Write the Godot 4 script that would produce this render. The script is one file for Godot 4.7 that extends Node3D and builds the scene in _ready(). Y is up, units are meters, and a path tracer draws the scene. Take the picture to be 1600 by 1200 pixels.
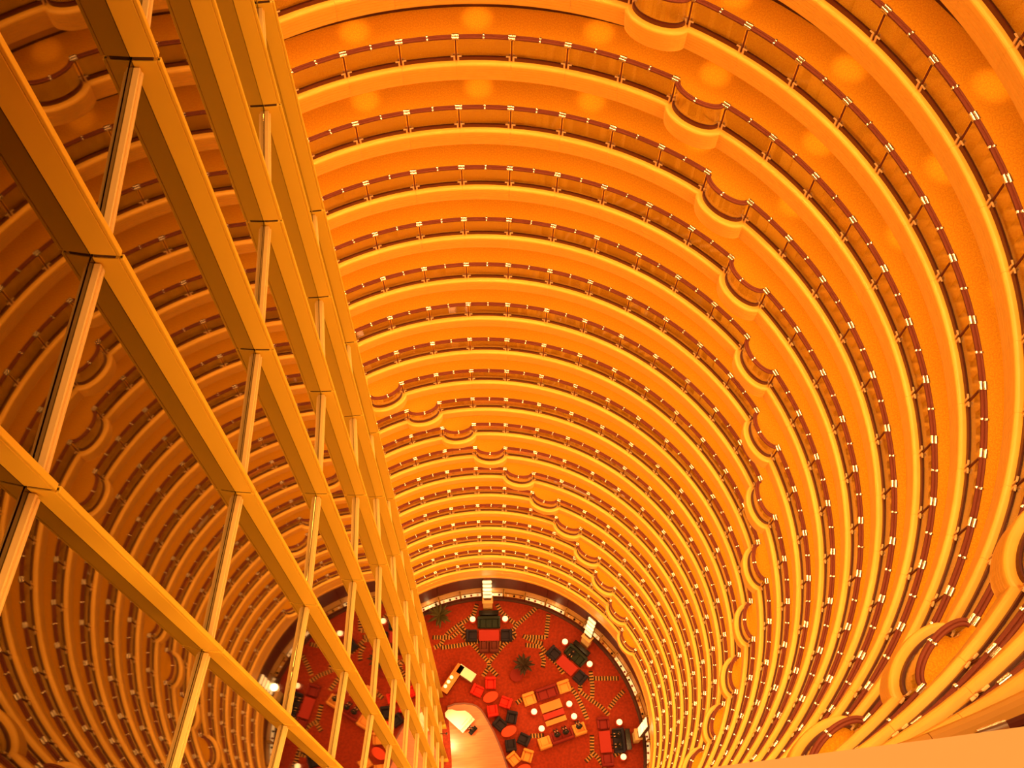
extends Node3D
# Tall round hotel atrium seen from a high gallery: rings of glass railings, a mirror glass core wall with fins, a lounge far below.
# y = 0 is the handrail of the gallery called level 0; the levels are 3.6 m apart.
const U := 3.6
const R := 12.446          # radius of the railing line
const DTH := TAU / 44.0    # one railing panel
const TH0 := 0.0297012
const L_TOP := -8
const L_BOT := 17
const N_A := -7            # first and last railing post in the built arc
const N_B := 25
const FLOOR_Y := -74.52    # lounge floor
const CEIL_Y := 40.5
const BACK_R := 14.60
var M := {}
var taken := {}
var rng := RandomNumberGenerator.new()
# plan positions of the fins of the core wall (x, z)
var fins: Array[Vector2] = [Vector2(-6.42, 13.58), Vector2(-5.54, 11.03), Vector2(-4.841, 8.431), Vector2(-4.315, 5.785), Vector2(-3.986, 3.113), Vector2(-3.806, 0.439), Vector2(-3.801, -2.223), Vector2(-3.916, -4.829)]
const JOINT0 := 10.585
const JOINT_H := 8.0495

func _ready() -> void:
	rng.seed = 7
	setup_view()
	make_materials()
	make_shell()
	make_core_wall()
	make_galleries()
	make_parapet()
	make_lounge_shell()
	make_lounge_furniture()

# ---------------------------------------------------------------- view and large lights
func setup_view() -> void:
	var cam := Camera3D.new()
	cam.name = "camera"
	cam.fov = rad_to_deg(2.0 * atan(600.0 / 1897.336))
	cam.near = 0.05
	cam.far = 300.0
	cam.position = Vector3(-0.417, 30.3475, 12.898)
	cam.rotation = Vector3(-1.15393, -0.1125737, 0.0265464)
	add_child(cam)
	cam.current = true
	var env := Environment.new()
	env.background_mode = Environment.BG_COLOR
	env.background_color = Color(0, 0, 0)
	env.tonemap_mode = Environment.TONE_MAPPER_LINEAR
	env.tonemap_exposure = EXPOSURE
	env.sdfgi_enabled = true
	env.ssao_enabled = true
	env.ssil_enabled = true
	var we := WorldEnvironment.new()
	we.name = "environment"
	we.environment = env
	add_child(we)

const EXPOSURE := 0.235
const STRIP_E := 60.0      # light strips under the gallery edges
const TILT := 0.68         # the strips lean towards the middle of the atrium
const SPOT_E := 30.0        # corridor downlights
const SKY_E := 1000.0       # luminous ceiling of the atrium
var LAMP_WARM := lin(1.0, 0.48, 0.12)
var LAMP_TOP := lin(1.0, 0.49, 0.16)
var LAMP_WHITE := lin(1.0, 0.62, 0.25)

func lin(r: float, g: float, b: float) -> Color:
	return Color(r, g, b).linear_to_srgb()

# ---------------------------------------------------------------- materials
func mat(called: String, c: Color, rough := 0.6, metal := 0.0) -> StandardMaterial3D:
	var m := StandardMaterial3D.new()
	m.resource_name = called
	m.albedo_color = c
	m.roughness = rough
	m.metallic = metal
	M[called] = m
	return m

func glow(called: String, c: Color, e: float) -> StandardMaterial3D:
	var m := mat(called, lin(0.8, 0.75, 0.6), 0.5)
	m.emission_enabled = true
	m.emission = c
	m.emission_energy_multiplier = e
	return m

func noise_tex(size: int, freq: float, lo: Color, hi: Color, seed_: int, octaves := 3) -> NoiseTexture2D:
	var n := FastNoiseLite.new()
	n.seed = seed_
	n.frequency = freq
	n.fractal_octaves = octaves
	var g := Gradient.new()
	g.set_color(0, lo)
	g.set_color(1, hi)
	var t := NoiseTexture2D.new()
	t.width = size
	t.height = size
	t.seamless = true
	t.noise = n
	t.color_ramp = g
	return t

func make_materials() -> void:
	# gallery edge: satin cream lacquer
	var m := mat("fascia", lin(1, 1, 1), 0.42)
	m.albedo_texture = noise_tex(256, 0.02, lin(0.80, 0.42, 0.06), lin(0.86, 0.46, 0.072), 3)
	m.uv1_triplanar = true
	m.uv1_world_triplanar = true
	m.uv1_scale = Vector3(0.4, 0.4, 0.4)
	mat("fin", lin(0.89, 0.58, 0.05), 0.5)
	mat("fin_dark", lin(0.06, 0.02, 0.01), 0.6)
	mat("transom", lin(0.86, 0.60, 0.22), 0.4)
	mat("mirror_glass", lin(0.175, 0.14, 0.06), 0.02, 1.0)
	mat("wall_paint", lin(0.52, 0.26, 0.05), 0.7)
	mat("soffit", lin(0.36, 0.2, 0.07), 0.8)
	mat("wood_dark", lin(0.11, 0.012, 0.002), 0.75)
	mat("kerb_wood", lin(0.08, 0.006, 0.001), 0.45)
	mat("baseboard", lin(0.06, 0.01, 0.004), 0.5)
	mat("brass", lin(0.98, 0.94, 0.86), 0.21, 1.0)
	mat("brass_soft", lin(0.88, 0.6, 0.3), 0.4, 0.5)
	m = mat("rail_glass", Color(0.22, 0.14, 0.03, 0.24), 0.04)
	m.transparency = BaseMaterial3D.TRANSPARENCY_ALPHA
	m.albedo_color.a = 0.24
	m = mat("carpet", lin(1, 1, 1), 0.95)
	m.albedo_texture = carpet_texture()
	m.uv1_triplanar = true
	m.uv1_world_triplanar = true
	m.uv1_scale = Vector3(0.45, 0.45, 0.45)
	mat("parapet", lin(0.80, 0.58, 0.28), 0.6)
	glow("strip_glow", LAMP_WARM, 1.0)
	glow("downlight_glow", LAMP_WARM, 2.0)
	glow("ceiling_glow", LAMP_TOP, 2.0)
	# lounge
	mat("frieze_wood", lin(0.09, 0.01, 0.002), 0.5)
	mat("ledge", lin(0.65, 0.36, 0.10), 0.5)
	mat("sofa_green", lin(0.012, 0.016, 0.008), 0.9)
	mat("navy", lin(0.014, 0.007, 0.02), 0.9)
	mat("red_cloth", lin(0.62, 0.012, 0.004), 0.85)
	mat("maroon", lin(0.2, 0.006, 0.003), 0.85)
	mat("cream_cloth", lin(0.74, 0.28, 0.05), 0.85)
	mat("brown_cloth", lin(0.12, 0.016, 0.008), 0.9)
	mat("table_red", lin(0.36, 0.010, 0.003), 0.75)
	mat("table_orange", lin(0.70, 0.045, 0.006), 0.7)
	mat("table_cream", lin(0.68, 0.20, 0.03), 0.7)
	mat("black_lacquer", lin(0.012, 0.009, 0.008), 0.15)
	mat("white_lacquer", lin(0.85, 0.8, 0.7), 0.2)
	mat("stage_edge", lin(0.16, 0.012, 0.005), 0.4)
	mat("stage_wood", lin(0.72, 0.34, 0.12), 0.3)
	mat("leaf", lin(0.06, 0.045, 0.006), 0.7)
	mat("leaf_dark", lin(0.03, 0.012, 0.004), 0.7)
	mat("pot", lin(0.25, 0.04, 0.015), 0.6)
	mat("column_stone", lin(0.75, 0.45, 0.16), 0.5)
	mat("skin", lin(0.55, 0.26, 0.14), 0.6)
	mat("black_cloth", lin(0.006, 0.005, 0.006), 0.9)
	mat("hair", lin(0.008, 0.006, 0.005), 0.7)
	glow("shade_glow", LAMP_WHITE, 9.0)
	glow("column_lamp_glow", LAMP_WHITE, 7.0)
	glow("display_glow", LAMP_WHITE, 3.0)

func carpet_texture() -> ImageTexture:
	var s := 512
	var im := Image.create(s, s, false, Image.FORMAT_RGB8)
	var n := FastNoiseLite.new()
	n.seed = 11
	n.frequency = 0.09
	n.fractal_octaves = 2
	var cells := 9
	for y in s:
		for x in s:
			var u := float(x) / s * cells
			var v := float(y) / s * cells
			var iy := int(v)
			var uu := u + (0.5 if iy % 2 == 1 else 0.0)
			var d := Vector2(uu - floor(uu) - 0.5, v - floor(v) - 0.5).length()
			var ring := 1.0 if d > 0.3 and d < 0.42 else 0.0
			var k := 0.5 + 0.5 * n.get_noise_2d(x, y)
			var c := Vector3(0.82, 0.31, 0.008).lerp(Vector3(0.97, 0.51, 0.016), clampf(k * 1.6 - 0.3, 0, 1))
			c = c.lerp(Vector3(0.74, 0.29, 0.008), ring * 0.35)
			im.set_pixel(x, y, lin(c.x, c.y, c.z))
	return ImageTexture.create_from_image(im)

# ---------------------------------------------------------------- helpers
func numbered(called: String) -> String:
	var k: int = taken.get(called, 0)
	taken[called] = k + 1
	return called if k == 0 else "%s_%03d" % [called, k]

func thing(called: String, label: String, category: String, at := Vector3.ZERO, turn := 0.0, group := "") -> Node3D:
	var o := Node3D.new()
	o.name = numbered(called)
	add_child(o)
	o.position = at
	o.rotation.y = turn
	o.set_meta("label", label)
	o.set_meta("category", category)
	if group != "":
		o.set_meta("group", group)
	return o

func structure(called: String, label: String, category: String) -> Node3D:
	var o := thing(called, label, category)
	o.set_meta("kind", "structure")
	return o

func part(called: String, mesh: Mesh, material: Material, parent: Node, at := Vector3.ZERO, turn := 0.0) -> MeshInstance3D:
	var o := MeshInstance3D.new()
	o.name = called
	o.mesh = mesh
	o.material_override = material
	o.position = at
	o.rotation.y = turn
	parent.add_child(o, true)
	return o

func fresh(smooth := false) -> SurfaceTool:
	var st := SurfaceTool.new()
	st.begin(Mesh.PRIMITIVE_TRIANGLES)
	st.set_smooth_group(0 if smooth else -1)
	return st

func done(st: SurfaceTool) -> ArrayMesh:
	st.generate_normals()
	return st.commit()

func quad(st: SurfaceTool, a: Vector3, b: Vector3, c: Vector3, d: Vector3) -> void:
	for v in [a, b, c, a, c, d]:
		st.add_vertex(v)

func tri_out(st: SurfaceTool, a: Vector3, b: Vector3, c: Vector3, mid: Vector3) -> void:
	var away := (a + b + c) / 3.0 - mid
	if (b - a).cross(c - a).dot(away) > 0.0:
		st.add_vertex(a); st.add_vertex(c); st.add_vertex(b)
	else:
		st.add_vertex(a); st.add_vertex(b); st.add_vertex(c)

# a box with chamfered edges
func rbox(st: SurfaceTool, mid: Vector3, size: Vector3, bevel := 0.02, turn := 0.0) -> void:
	var h := size / 2.0
	var b: float = min(bevel, h.x * 0.9, h.y * 0.9, h.z * 0.9)
	var bs := Basis(Vector3.UP, turn)
	var v := func(axis: int, sx: int, sy: int, sz: int) -> Vector3:
		var e := h - Vector3(b, b, b)
		e[axis] = h[axis]
		return mid + bs * Vector3(e.x * sx, e.y * sy, e.z * sz)
	var S := [-1, 1]
	for s in S:
		for ax in 3:
			var q: Array[Vector3] = []
			for p in [[-1, -1], [1, -1], [1, 1], [-1, 1]]:
				var w := [0, 0, 0]
				w[ax] = s
				w[(ax + 1) % 3] = p[0]
				w[(ax + 2) % 3] = p[1]
				q.append(v.call(ax, w[0], w[1], w[2]))
			tri_out(st, q[0], q[1], q[2], mid)
			tri_out(st, q[0], q[2], q[3], mid)
	for ax in 3:      # edges along axis ax
		var a1 := (ax + 1) % 3
		var a2 := (ax + 2) % 3
		for s1 in S:
			for s2 in S:
				var q: Array[Vector3] = []
				for e in [[a1, -1], [a1, 1], [a2, 1], [a2, -1]]:
					var w := [0, 0, 0]
					w[ax] = e[1]
					w[a1] = s1
					w[a2] = s2
					q.append(v.call(e[0], w[0], w[1], w[2]))
				tri_out(st, q[0], q[1], q[2], mid)
				tri_out(st, q[0], q[2], q[3], mid)
	for sx in S:
		for sy in S:
			for sz in S:
				tri_out(st, v.call(0, sx, sy, sz), v.call(1, sx, sy, sz), v.call(2, sx, sy, sz), mid)

func boxmesh(size: Vector3, bevel := 0.02, mid := Vector3.ZERO) -> ArrayMesh:
	var st := fresh()
	rbox(st, mid, size, bevel)
	return done(st)

func lathe(st: SurfaceTool, prof: Array, segs := 16, at := Vector3.ZERO) -> void:
	for i in segs:
		var a0 := TAU * i / segs
		var a1 := TAU * (i + 1) / segs
		for j in prof.size() - 1:
			var p: Vector2 = prof[j]
			var q: Vector2 = prof[j + 1]
			var A := at + Vector3(p.x * sin(a0), p.y, -p.x * cos(a0))
			var B := at + Vector3(p.x * sin(a1), p.y, -p.x * cos(a1))
			var C := at + Vector3(q.x * sin(a1), q.y, -q.x * cos(a1))
			var D := at + Vector3(q.x * sin(a0), q.y, -q.x * cos(a0))
			if p.x > 1e-5:
				st.add_vertex(A); st.add_vertex(B); st.add_vertex(C)
			if q.x > 1e-5:
				st.add_vertex(A); st.add_vertex(C); st.add_vertex(D)

func lathemesh(prof: Array, segs := 16, smooth := false) -> ArrayMesh:
	var st := fresh(smooth)
	lathe(st, prof, segs)
	return done(st)

# plan paths: arrays of [point (x, z), outward normal (x, z)]
func arc_path(r: float, a: float, b: float, n: int) -> Array:
	var out := []
	for i in n + 1:
		var t := lerpf(a, b, float(i) / n)
		var d := Vector2(sin(t), -cos(t))
		out.append([d * r, d])
	return out

# bowed bay between post 0 and post 1 (angles 0 .. DTH)
func bay_path(bulge: float, n := 18, reach := 0.835) -> Array:
	var out := []
	var half := DTH / 2.0
	var rad := Vector2(sin(half), -cos(half))
	var tan_ := Vector2(cos(half), sin(half))
	var mid := rad * (R * cos(half))
	for i in n + 1:
		var t := PI - PI * i / n
		var x := reach * cos(t)
		var z := bulge * sin(t)
		var p := mid + tan_ * x - rad * z
		var nn := (tan_ * (cos(t) / reach) - rad * (sin(t) / bulge)).normalized()
		out.append([p, -nn])
	return out

func sweep(path: Array, prof: Array, closed := true, caps := true, smooth := false) -> ArrayMesh:
	var st := fresh(smooth)
	sweep_into(st, path, prof, closed, caps)
	return done(st)

func sweep_into(st: SurfaceTool, path: Array, prof: Array, closed := true, caps := true) -> void:
	var np := prof.size()
	var at := func(i: int, j: int) -> Vector3:
		var p: Vector2 = path[i][0] + path[i][1] * prof[j % np].x
		return Vector3(p.x, prof[j % np].y, p.y)
	for i in path.size() - 1:
		for j in (np if closed else np - 1):
			quad(st, at.call(i, j), at.call(i + 1, j), at.call(i + 1, j + 1), at.call(i, j + 1))
	if caps and closed:
		st.set_smooth_group(-1)
		var poly := PackedVector2Array(prof)
		var idx := Geometry2D.triangulate_polygon(poly)
		for k in range(0, idx.size(), 3):
			tri_out(st, at.call(0, idx[k]), at.call(0, idx[k + 1]), at.call(0, idx[k + 2]), at.call(0, idx[k]) + (at.call(1, 0) - at.call(0, 0)))
			var e := path.size() - 1
			tri_out(st, at.call(e, idx[k]), at.call(e, idx[k + 1]), at.call(e, idx[k + 2]), at.call(e, idx[k]) - (at.call(e, 0) - at.call(e - 1, 0)))

func scaled(prof: Array, sx: float, sy: float) -> Array:
	var out := []
	for p in prof:
		out.append(Vector2(p.x * sx, p.y * sy))
	return out

func rect(a: float, b: float, y0: float, y1: float) -> Array:
	return [Vector2(a, y0), Vector2(b, y0), Vector2(b, y1), Vector2(a, y1)]

func pol(r: float, th: float, y := 0.0) -> Vector3:
	return Vector3(r * sin(th), y, -r * cos(th))

# ---------------------------------------------------------------- outer shell
func make_shell() -> void:
	var w := structure("wall_outer", "orange painted curved wall behind the ring galleries", "wall")
	part("wall_surface", sweep(arc_path(BACK_R, 0, TAU, 132), rect(0.0, 0.3, FLOOR_Y - 0.2, CEIL_Y), true, false, false), M.wall_paint, w)
	var c := structure("ceiling", "cream ceiling high over the atrium with a round luminous panel", "ceiling")
	part("ceiling_slab", lathemesh([Vector2(0, CEIL_Y + 0.3), Vector2(BACK_R + 0.3, CEIL_Y + 0.3), Vector2(BACK_R + 0.3, CEIL_Y), Vector2(0, CEIL_Y)], 44), M.soffit, c)
	var g := part("ceiling_light", lathemesh([Vector2(0, 0.0), Vector2(5.0, 0.0), Vector2(5.0, -0.06), Vector2(0, -0.06)], 44), M.ceiling_glow, c, Vector3(2.0, CEIL_Y - 0.02, 6.0))
	var a := AreaLight3D.new()
	a.name = "atrium_light"
	a.area_size = Vector2(8, 8)
	a.area_normalize_energy = true
	a.light_energy = SKY_E
	a.light_color = LAMP_TOP
	a.area_range = 300
	a.shadow_enabled = true
	a.position = Vector3(0, -0.12, 0)
	a.rotation.x = -PI / 2
	g.add_child(a)

# ---------------------------------------------------------------- core wall
func make_core_wall() -> void:
	var w := structure("wall_core", "mirror glass wall with tall tan fins rising through the atrium", "wall")
	var depth := 0.345
	var thick := 0.075
	var rows := []
	var j := -3
	while JOINT0 - JOINT_H * j > FLOOR_Y:
		rows.append(JOINT0 - JOINT_H * j)
		j += 1
	rows.append(FLOOR_Y)
	# fins
	for i in fins.size():
		var a: Vector2 = fins[max(i - 1, 0)]
		var b: Vector2 = fins[min(i + 1, fins.size() - 1)]
		var along := (b - a).normalized()
		var n := Vector2(-along.y, along.x)      # towards the atrium (+x)
		if n.x < 0:
			n = -n
		var turn := atan2(-n.y, n.x)             # local +x is the outward direction
		for k in rows.size() - 1:
			var y1: float = rows[k]
			var y0: float = rows[k + 1]
			var h := y1 - y0
			var st := fresh()
			rbox(st, Vector3(depth * 0.43, -h / 2, 0), Vector3(depth * 0.86, h - 0.08, thick), 0.006)
			rbox(st, Vector3(depth * 0.9, -h / 2, 0), Vector3(0.05, h - 0.08, thick * 0.45), 0.004)
			rbox(st, Vector3(depth - 0.02, -h / 2, 0), Vector3(0.045, h - 0.08, thick), 0.006)
			part("fin_panel", done(st), M.fin, w, Vector3(fins[i].x, y1, fins[i].y), turn)
			# dark joint core
			part("fin_joint", boxmesh(Vector3(depth * 0.70, 0.10, thick * 0.55), 0.004), M.fin_dark, w, Vector3(fins[i].x, y0, fins[i].y) + Vector3(n.x, 0, n.y) * depth * 0.40, turn)
	# glass panes and transoms
	for i in fins.size() - 1:
		var a := fins[i]
		var b := fins[i + 1]
		var mid := (a + b) / 2
		var len_ := a.distance_to(b)
		var along := (b - a).normalized()
		var turn := atan2(-along.y, along.x)     # local +x along the wall
		var n := Vector2(-along.y, along.x)
		if n.x < 0:
			n = -n
		var side := 1.0 if Basis(Vector3.UP, turn).z.dot(Vector3(n.x, 0, n.y)) > 0 else -1.0
		for k in rows.size() - 1:
			var y1: float = rows[k]
			var y0: float = rows[k + 1]
			part("glass_pane", boxmesh(Vector3(len_ - 0.02, y1 - y0 - 0.04, 0.03), 0.003), M.mirror_glass, w, Vector3(mid.x, (y0 + y1) / 2, mid.y) - Vector3(n.x, 0, n.y) * 0.015, turn)
			if k > 0:
				var st := fresh()
				rbox(st, Vector3(0, -0.17, 0.042 * side), Vector3(len_ - thick - 0.03, 0.09, 0.084), 0.008)
				rbox(st, Vector3(0, -0.19, 0.098 * side), Vector3(len_ - thick - 0.10, 0.05, 0.03), 0.006)
				part("transom", done(st), M.transom, w, Vector3(mid.x, y1, mid.y), turn)
	# plain return of the core beyond the last fin
	var e := fins[fins.size() - 1]
	var r_end := Vector2(-12.6, -6.4)
	var r := structure("wall_core_return", "plain tan end wall of the core behind the last fin", "wall")
	var d := r_end - e
	part("wall_surface", boxmesh(Vector3(d.length(), CEIL_Y - FLOOR_Y, 0.1), 0.01), M.fin, r, Vector3((e.x + r_end.x) / 2, (CEIL_Y + FLOOR_Y) / 2, (e.y + r_end.y) / 2), atan2(-d.y, d.x))

# ---------------------------------------------------------------- galleries
var rail_prof := [Vector2(-.05, -.07), Vector2(.05, -.07), Vector2(.084, -.03), Vector2(.08, .014), Vector2(.055, .034), Vector2(.018, .03), Vector2(0, .008), Vector2(-.018, .03), Vector2(-.055, .034), Vector2(-.08, .014), Vector2(-.084, -.03)]

func fascia_prof() -> Array:
	var p := [Vector2(0.16, -1.107), Vector2(-0.13, -1.107), Vector2(-0.175, -1.118), Vector2(-0.205, -1.145), Vector2(-0.218, -1.185), Vector2(-0.218, -1.32)]
	for k in 4:
		var y := -1.32 - 0.14 * k
		var o := -0.218 + 0.012 * k
		p.append_array([Vector2(o + 0.016, y - 0.004), Vector2(o + 0.016, y - 0.022), Vector2(o + 0.004, y - 0.026), Vector2(o + 0.012, y - 0.14)])
	p.append_array([Vector2(-0.16, -1.94), Vector2(0.16, -1.94)])
	return p

# two rounded lobes with a groove between, half width w, top at h
func lobes(w: float, h: float) -> Array:
	var p := [Vector2(-w * 0.7, -0.09), Vector2(w * 0.7, -0.09)]
	var r := w / 2
	for s in [1.0, -1.0]:
		for k in 9:
			var a := lerpf(-0.5, PI + 0.1, k / 8.0) if s > 0 else lerpf(-0.1, PI + 0.5, k / 8.0)
			p.append(Vector2(s * r + r * cos(a), h - r * 0.75 + r * 0.75 * sin(a)))
	return p

const ORD := ["", "first", "second", "third", "fourth", "fifth", "sixth", "seventh", "eighth", "ninth", "tenth", "eleventh", "twelfth", "thirteenth", "fourteenth", "fifteenth", "sixteenth", "seventeenth", "eighteenth", "nineteenth", "twentieth", "twenty-first", "twenty-second", "twenty-third", "twenty-fourth", "twenty-fifth", "twenty-sixth"]

func make_galleries() -> void:
	var gap := 0.003 / R
	var reg_fascia := sweep(arc_path(R, gap, DTH - gap, 4), fascia_prof())
	var bay_fascia := sweep(bay_path(0.42), fascia_prof())
	var reg_rail := sweep(arc_path(R, 0.06 / R, DTH - 0.06 / R, 5), rail_prof, true, true)
	var bay_rail := sweep(bay_path(0.36, 20, 0.80), rail_prof, true, true)
	var kerb_prof := rect(-0.035, 0.035, -1.107, -0.955)
	var reg_kerb := sweep(arc_path(R, 0.09 / R, DTH - 0.09 / R, 4), kerb_prof)
	var bay_kerb := sweep(bay_path(0.40, 18, 0.80), kerb_prof)
	var glass_prof := rect(-0.006, 0.006, -0.955, -0.05)
	var reg_glass := sweep(arc_path(R, 0.05 / R, DTH - 0.05 / R, 4), glass_prof)
	var bay_glass := sweep(bay_path(0.38, 18, 0.80), glass_prof)
	var collar := sweep(arc_path(R, -0.11 / R, 0.11 / R, 2), lobes(0.104, 0.06), true, true, true)
	var clip_m := sweep(arc_path(R, -0.026 / R, 0.026 / R, 1), lobes(0.112, 0.056), true, true, true)
	var post_m := boxmesh(Vector3(0.045, 1.06, 0.05), 0.005, Vector3(0, -0.575, 0))
	var st := fresh()
	for s in [-1, 1]:
		rbox(st, Vector3(0.062 * s, -0.985, 0.05), Vector3(0.055, 0.25, 0.04), 0.006)
		rbox(st, Vector3(0.115 * s, -0.885, 0.045), Vector3(0.12, 0.022, 0.05), 0.004)
		rbox(st, Vector3(0.062 * s, -0.985, -0.05), Vector3(0.055, 0.25, 0.04), 0.006)
	var clamp_m := done(st)
	var a0 := N_A * DTH
	var a1 := N_B * DTH
	var segs := (N_B - N_A) * 3
	var carpet_m := sweep(arc_path(R, a0, a1, segs), rect(0.06, BACK_R - R, -1.12, -1.10))
	var slab_m := sweep(arc_path(R, a0, a1, segs), rect(0.165, BACK_R - R, -1.60, -1.12))
	var base_m := sweep(arc_path(BACK_R, a0, a1, segs), rect(-0.02, 0.0, -1.10, -1.0))
	var strip_m := sweep(arc_path(R, DTH * 0.06, DTH * 3.14, 6), [Vector2(0.04, -1.966), Vector2(-0.05, -1.966)], false, false)
	var housing_m := sweep(arc_path(R, DTH * 0.04, DTH * 3.16, 6), rect(-0.07, 0.06, -1.96, -1.941))
	# floor of a bay: from the railing line to the bowed kerb
	var bp := bay_path(0.42, 18, 0.80)
	var bst := fresh()
	var back := []
	for i in bp.size():
		var th := lerpf(0.05 / R, DTH - 0.05 / R, float(i) / (bp.size() - 1))
		back.append(Vector2(sin(th), -cos(th)) * (R + 0.07))
	for i in bp.size() - 1:
		var p: Vector2 = bp[i][0]
		var q: Vector2 = bp[i + 1][0]
		var b: Vector2 = back[i + 1]
		var a: Vector2 = back[i]
		quad(bst, Vector3(p.x, -1.10, p.y), Vector3(a.x, -1.10, a.y), Vector3(b.x, -1.10, b.y), Vector3(q.x, -1.10, q.y))
		quad(bst, Vector3(p.x, -1.6, p.y), Vector3(q.x, -1.6, q.y), Vector3(b.x, -1.6, b.y), Vector3(a.x, -1.6, a.y))
	var bay_floor := done(bst)
	var down_m := lathemesh([Vector2(0.07, -0.02), Vector2(0, -0.02)], 12)
	var carpet_up := sweep(arc_path(R, a0, 16 * DTH, segs), rect(0.06, BACK_R - R, -1.12, -1.10))
	var slab_up := sweep(arc_path(R, a0, 16 * DTH, segs), rect(0.165, BACK_R - R, -1.60, -1.12))
	var base_up := sweep(arc_path(BACK_R, a0, 16 * DTH, segs), rect(-0.02, 0.0, -1.10, -1.0))
	for l in range(L_TOP, L_BOT + 1):
		var up := l < -6
		var last := 16 if up else N_B
		var y := -U * l
		var k := L_BOT + 1 - l
		var fl := structure("gallery_floor", "cream edged carpeted floor of the %s gallery above the lounge" % ORD[k], "gallery")
		fl.position.y = y
		fl.set_meta("group", "ring galleries")
		var ra := thing("gallery_railing", "curved glass railing with dark wood handrail on the %s gallery above the lounge" % ORD[k], "railing", Vector3(0, y, 0), 0.0, "gallery railings")
		fl.rotation.y = -TH0
		ra.rotation.y = -TH0
		part("carpet", carpet_up if up else carpet_m, M.carpet, fl)
		part("slab", slab_up if up else slab_m, M.soffit, fl)
		part("baseboard", base_up if up else base_m, M.baseboard, fl)
		for n in range(N_A, last):
			var turn := -n * DTH
			var bay: bool = n == l + 4 or n == l - 10 or n == l + 18
			part("fascia_panel", bay_fascia if bay else reg_fascia, M.fascia, fl, Vector3.ZERO, turn)
			if bay:
				part("bay_floor", bay_floor, M.carpet, fl, Vector3.ZERO, turn)
			part("handrail", bay_rail if bay else reg_rail, M.wood_dark, ra, Vector3.ZERO, turn)
			part("kerb", bay_kerb if bay else reg_kerb, M.kerb_wood, ra, Vector3.ZERO, turn)
			part("glass_panel", bay_glass if bay else reg_glass, M.rail_glass, ra, Vector3.ZERO, turn)
			var cl := part("rail_clip", clip_m, M.brass, ra, Vector3.ZERO, turn - DTH / 2)
			if bay:
				var am := (n + 0.5) * DTH
				cl.position = pol(-(R - R * cos(DTH / 2)) - 0.36, am)
		for n in range(N_A, last + 1):
			var turn := -n * DTH
			var po := part("post", post_m, M.wood_dark, ra, pol(R, n * DTH), turn)
			var co := part("collar", collar, M.brass, po)
			co.position = Vector3(0, 0, R)
			part("clamp", clamp_m, M.brass_soft, po)
		for q in (7 if up else 10):
			var n := N_A + 3.2 * q
			part("strip_housing", housing_m, M.fascia, fl, Vector3.ZERO, -n * DTH)
			var gp := part("light_strip", strip_m, M.strip_glow, fl, Vector3.ZERO, -n * DTH)
			var al := AreaLight3D.new()
			al.name = "edge_light"
			al.area_size = Vector2(5.5, 0.09)
			al.area_normalize_energy = true
			al.light_energy = STRIP_E
			al.light_color = LAMP_WARM
			al.area_range = 120
			al.shadow_enabled = true
			al.position = pol(R - 0.15, 1.6 * DTH, -1.995)
			al.basis = Basis(Vector3.UP, -1.6 * DTH) * Basis(Vector3.RIGHT, -PI / 2) * Basis(Vector3.RIGHT, -TILT)
			gp.add_child(al)
		for n in range(-3, 13):
			var th := (n * 2 + 0.37) * DTH
			if l < -3 or l > 0 or n < -2 or n > 5:
				continue
			var dl := part("downlight", down_m, M.downlight_glow, fl, pol(14.12, th, -1.605))
			var s := SpotLight3D.new()
			s.name = "downlight_beam"
			s.light_energy = SPOT_E
			s.light_color = LAMP_WARM
			s.spot_angle = 12
			s.spot_angle_attenuation = 1.0
			s.spot_range = 20
			s.spot_attenuation = 2
			s.light_size = 0.05
			s.shadow_enabled = true
			s.position = Vector3(0, -0.05, 0)
			s.rotation.x = -PI / 2
			dl.add_child(s)

# ---------------------------------------------------------------- parapet of the gallery the picture is taken from
func make_parapet() -> void:
	var p := structure("parapet", "plain cream parapet ledge of the topmost gallery", "parapet")
	p.position = Vector3(-0.742, 0, 0.0036)
	var y := 29.88
	var th_a := PI - 0.6
	var th_b := PI + 0.38
	part("coping", sweep(arc_path(12.856, th_a, th_b, 96), [Vector2(0.02, y - 0.08), Vector2(0.4, y - 0.08), Vector2(0.4, y), Vector2(0, y), Vector2(0, y - 0.06)]), M.parapet, p)
	part("parapet_wall", sweep(arc_path(12.856, th_a, th_b, 24), rect(0.06, 0.34, y - 1.5, y - 0.08)), M.fascia, p)
	part("slab", sweep(arc_path(12.856, th_a, th_b, 24), rect(0.34, 1.5, y - 1.4, y - 1.1)), M.soffit, p)

# ---------------------------------------------------------------- lounge
const COL_N: Array[float] = [0.26, 5.56, 10.77, 16.05, 21.3]
const COUNT := ["first", "second", "third", "fourth", "fifth"]

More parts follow.
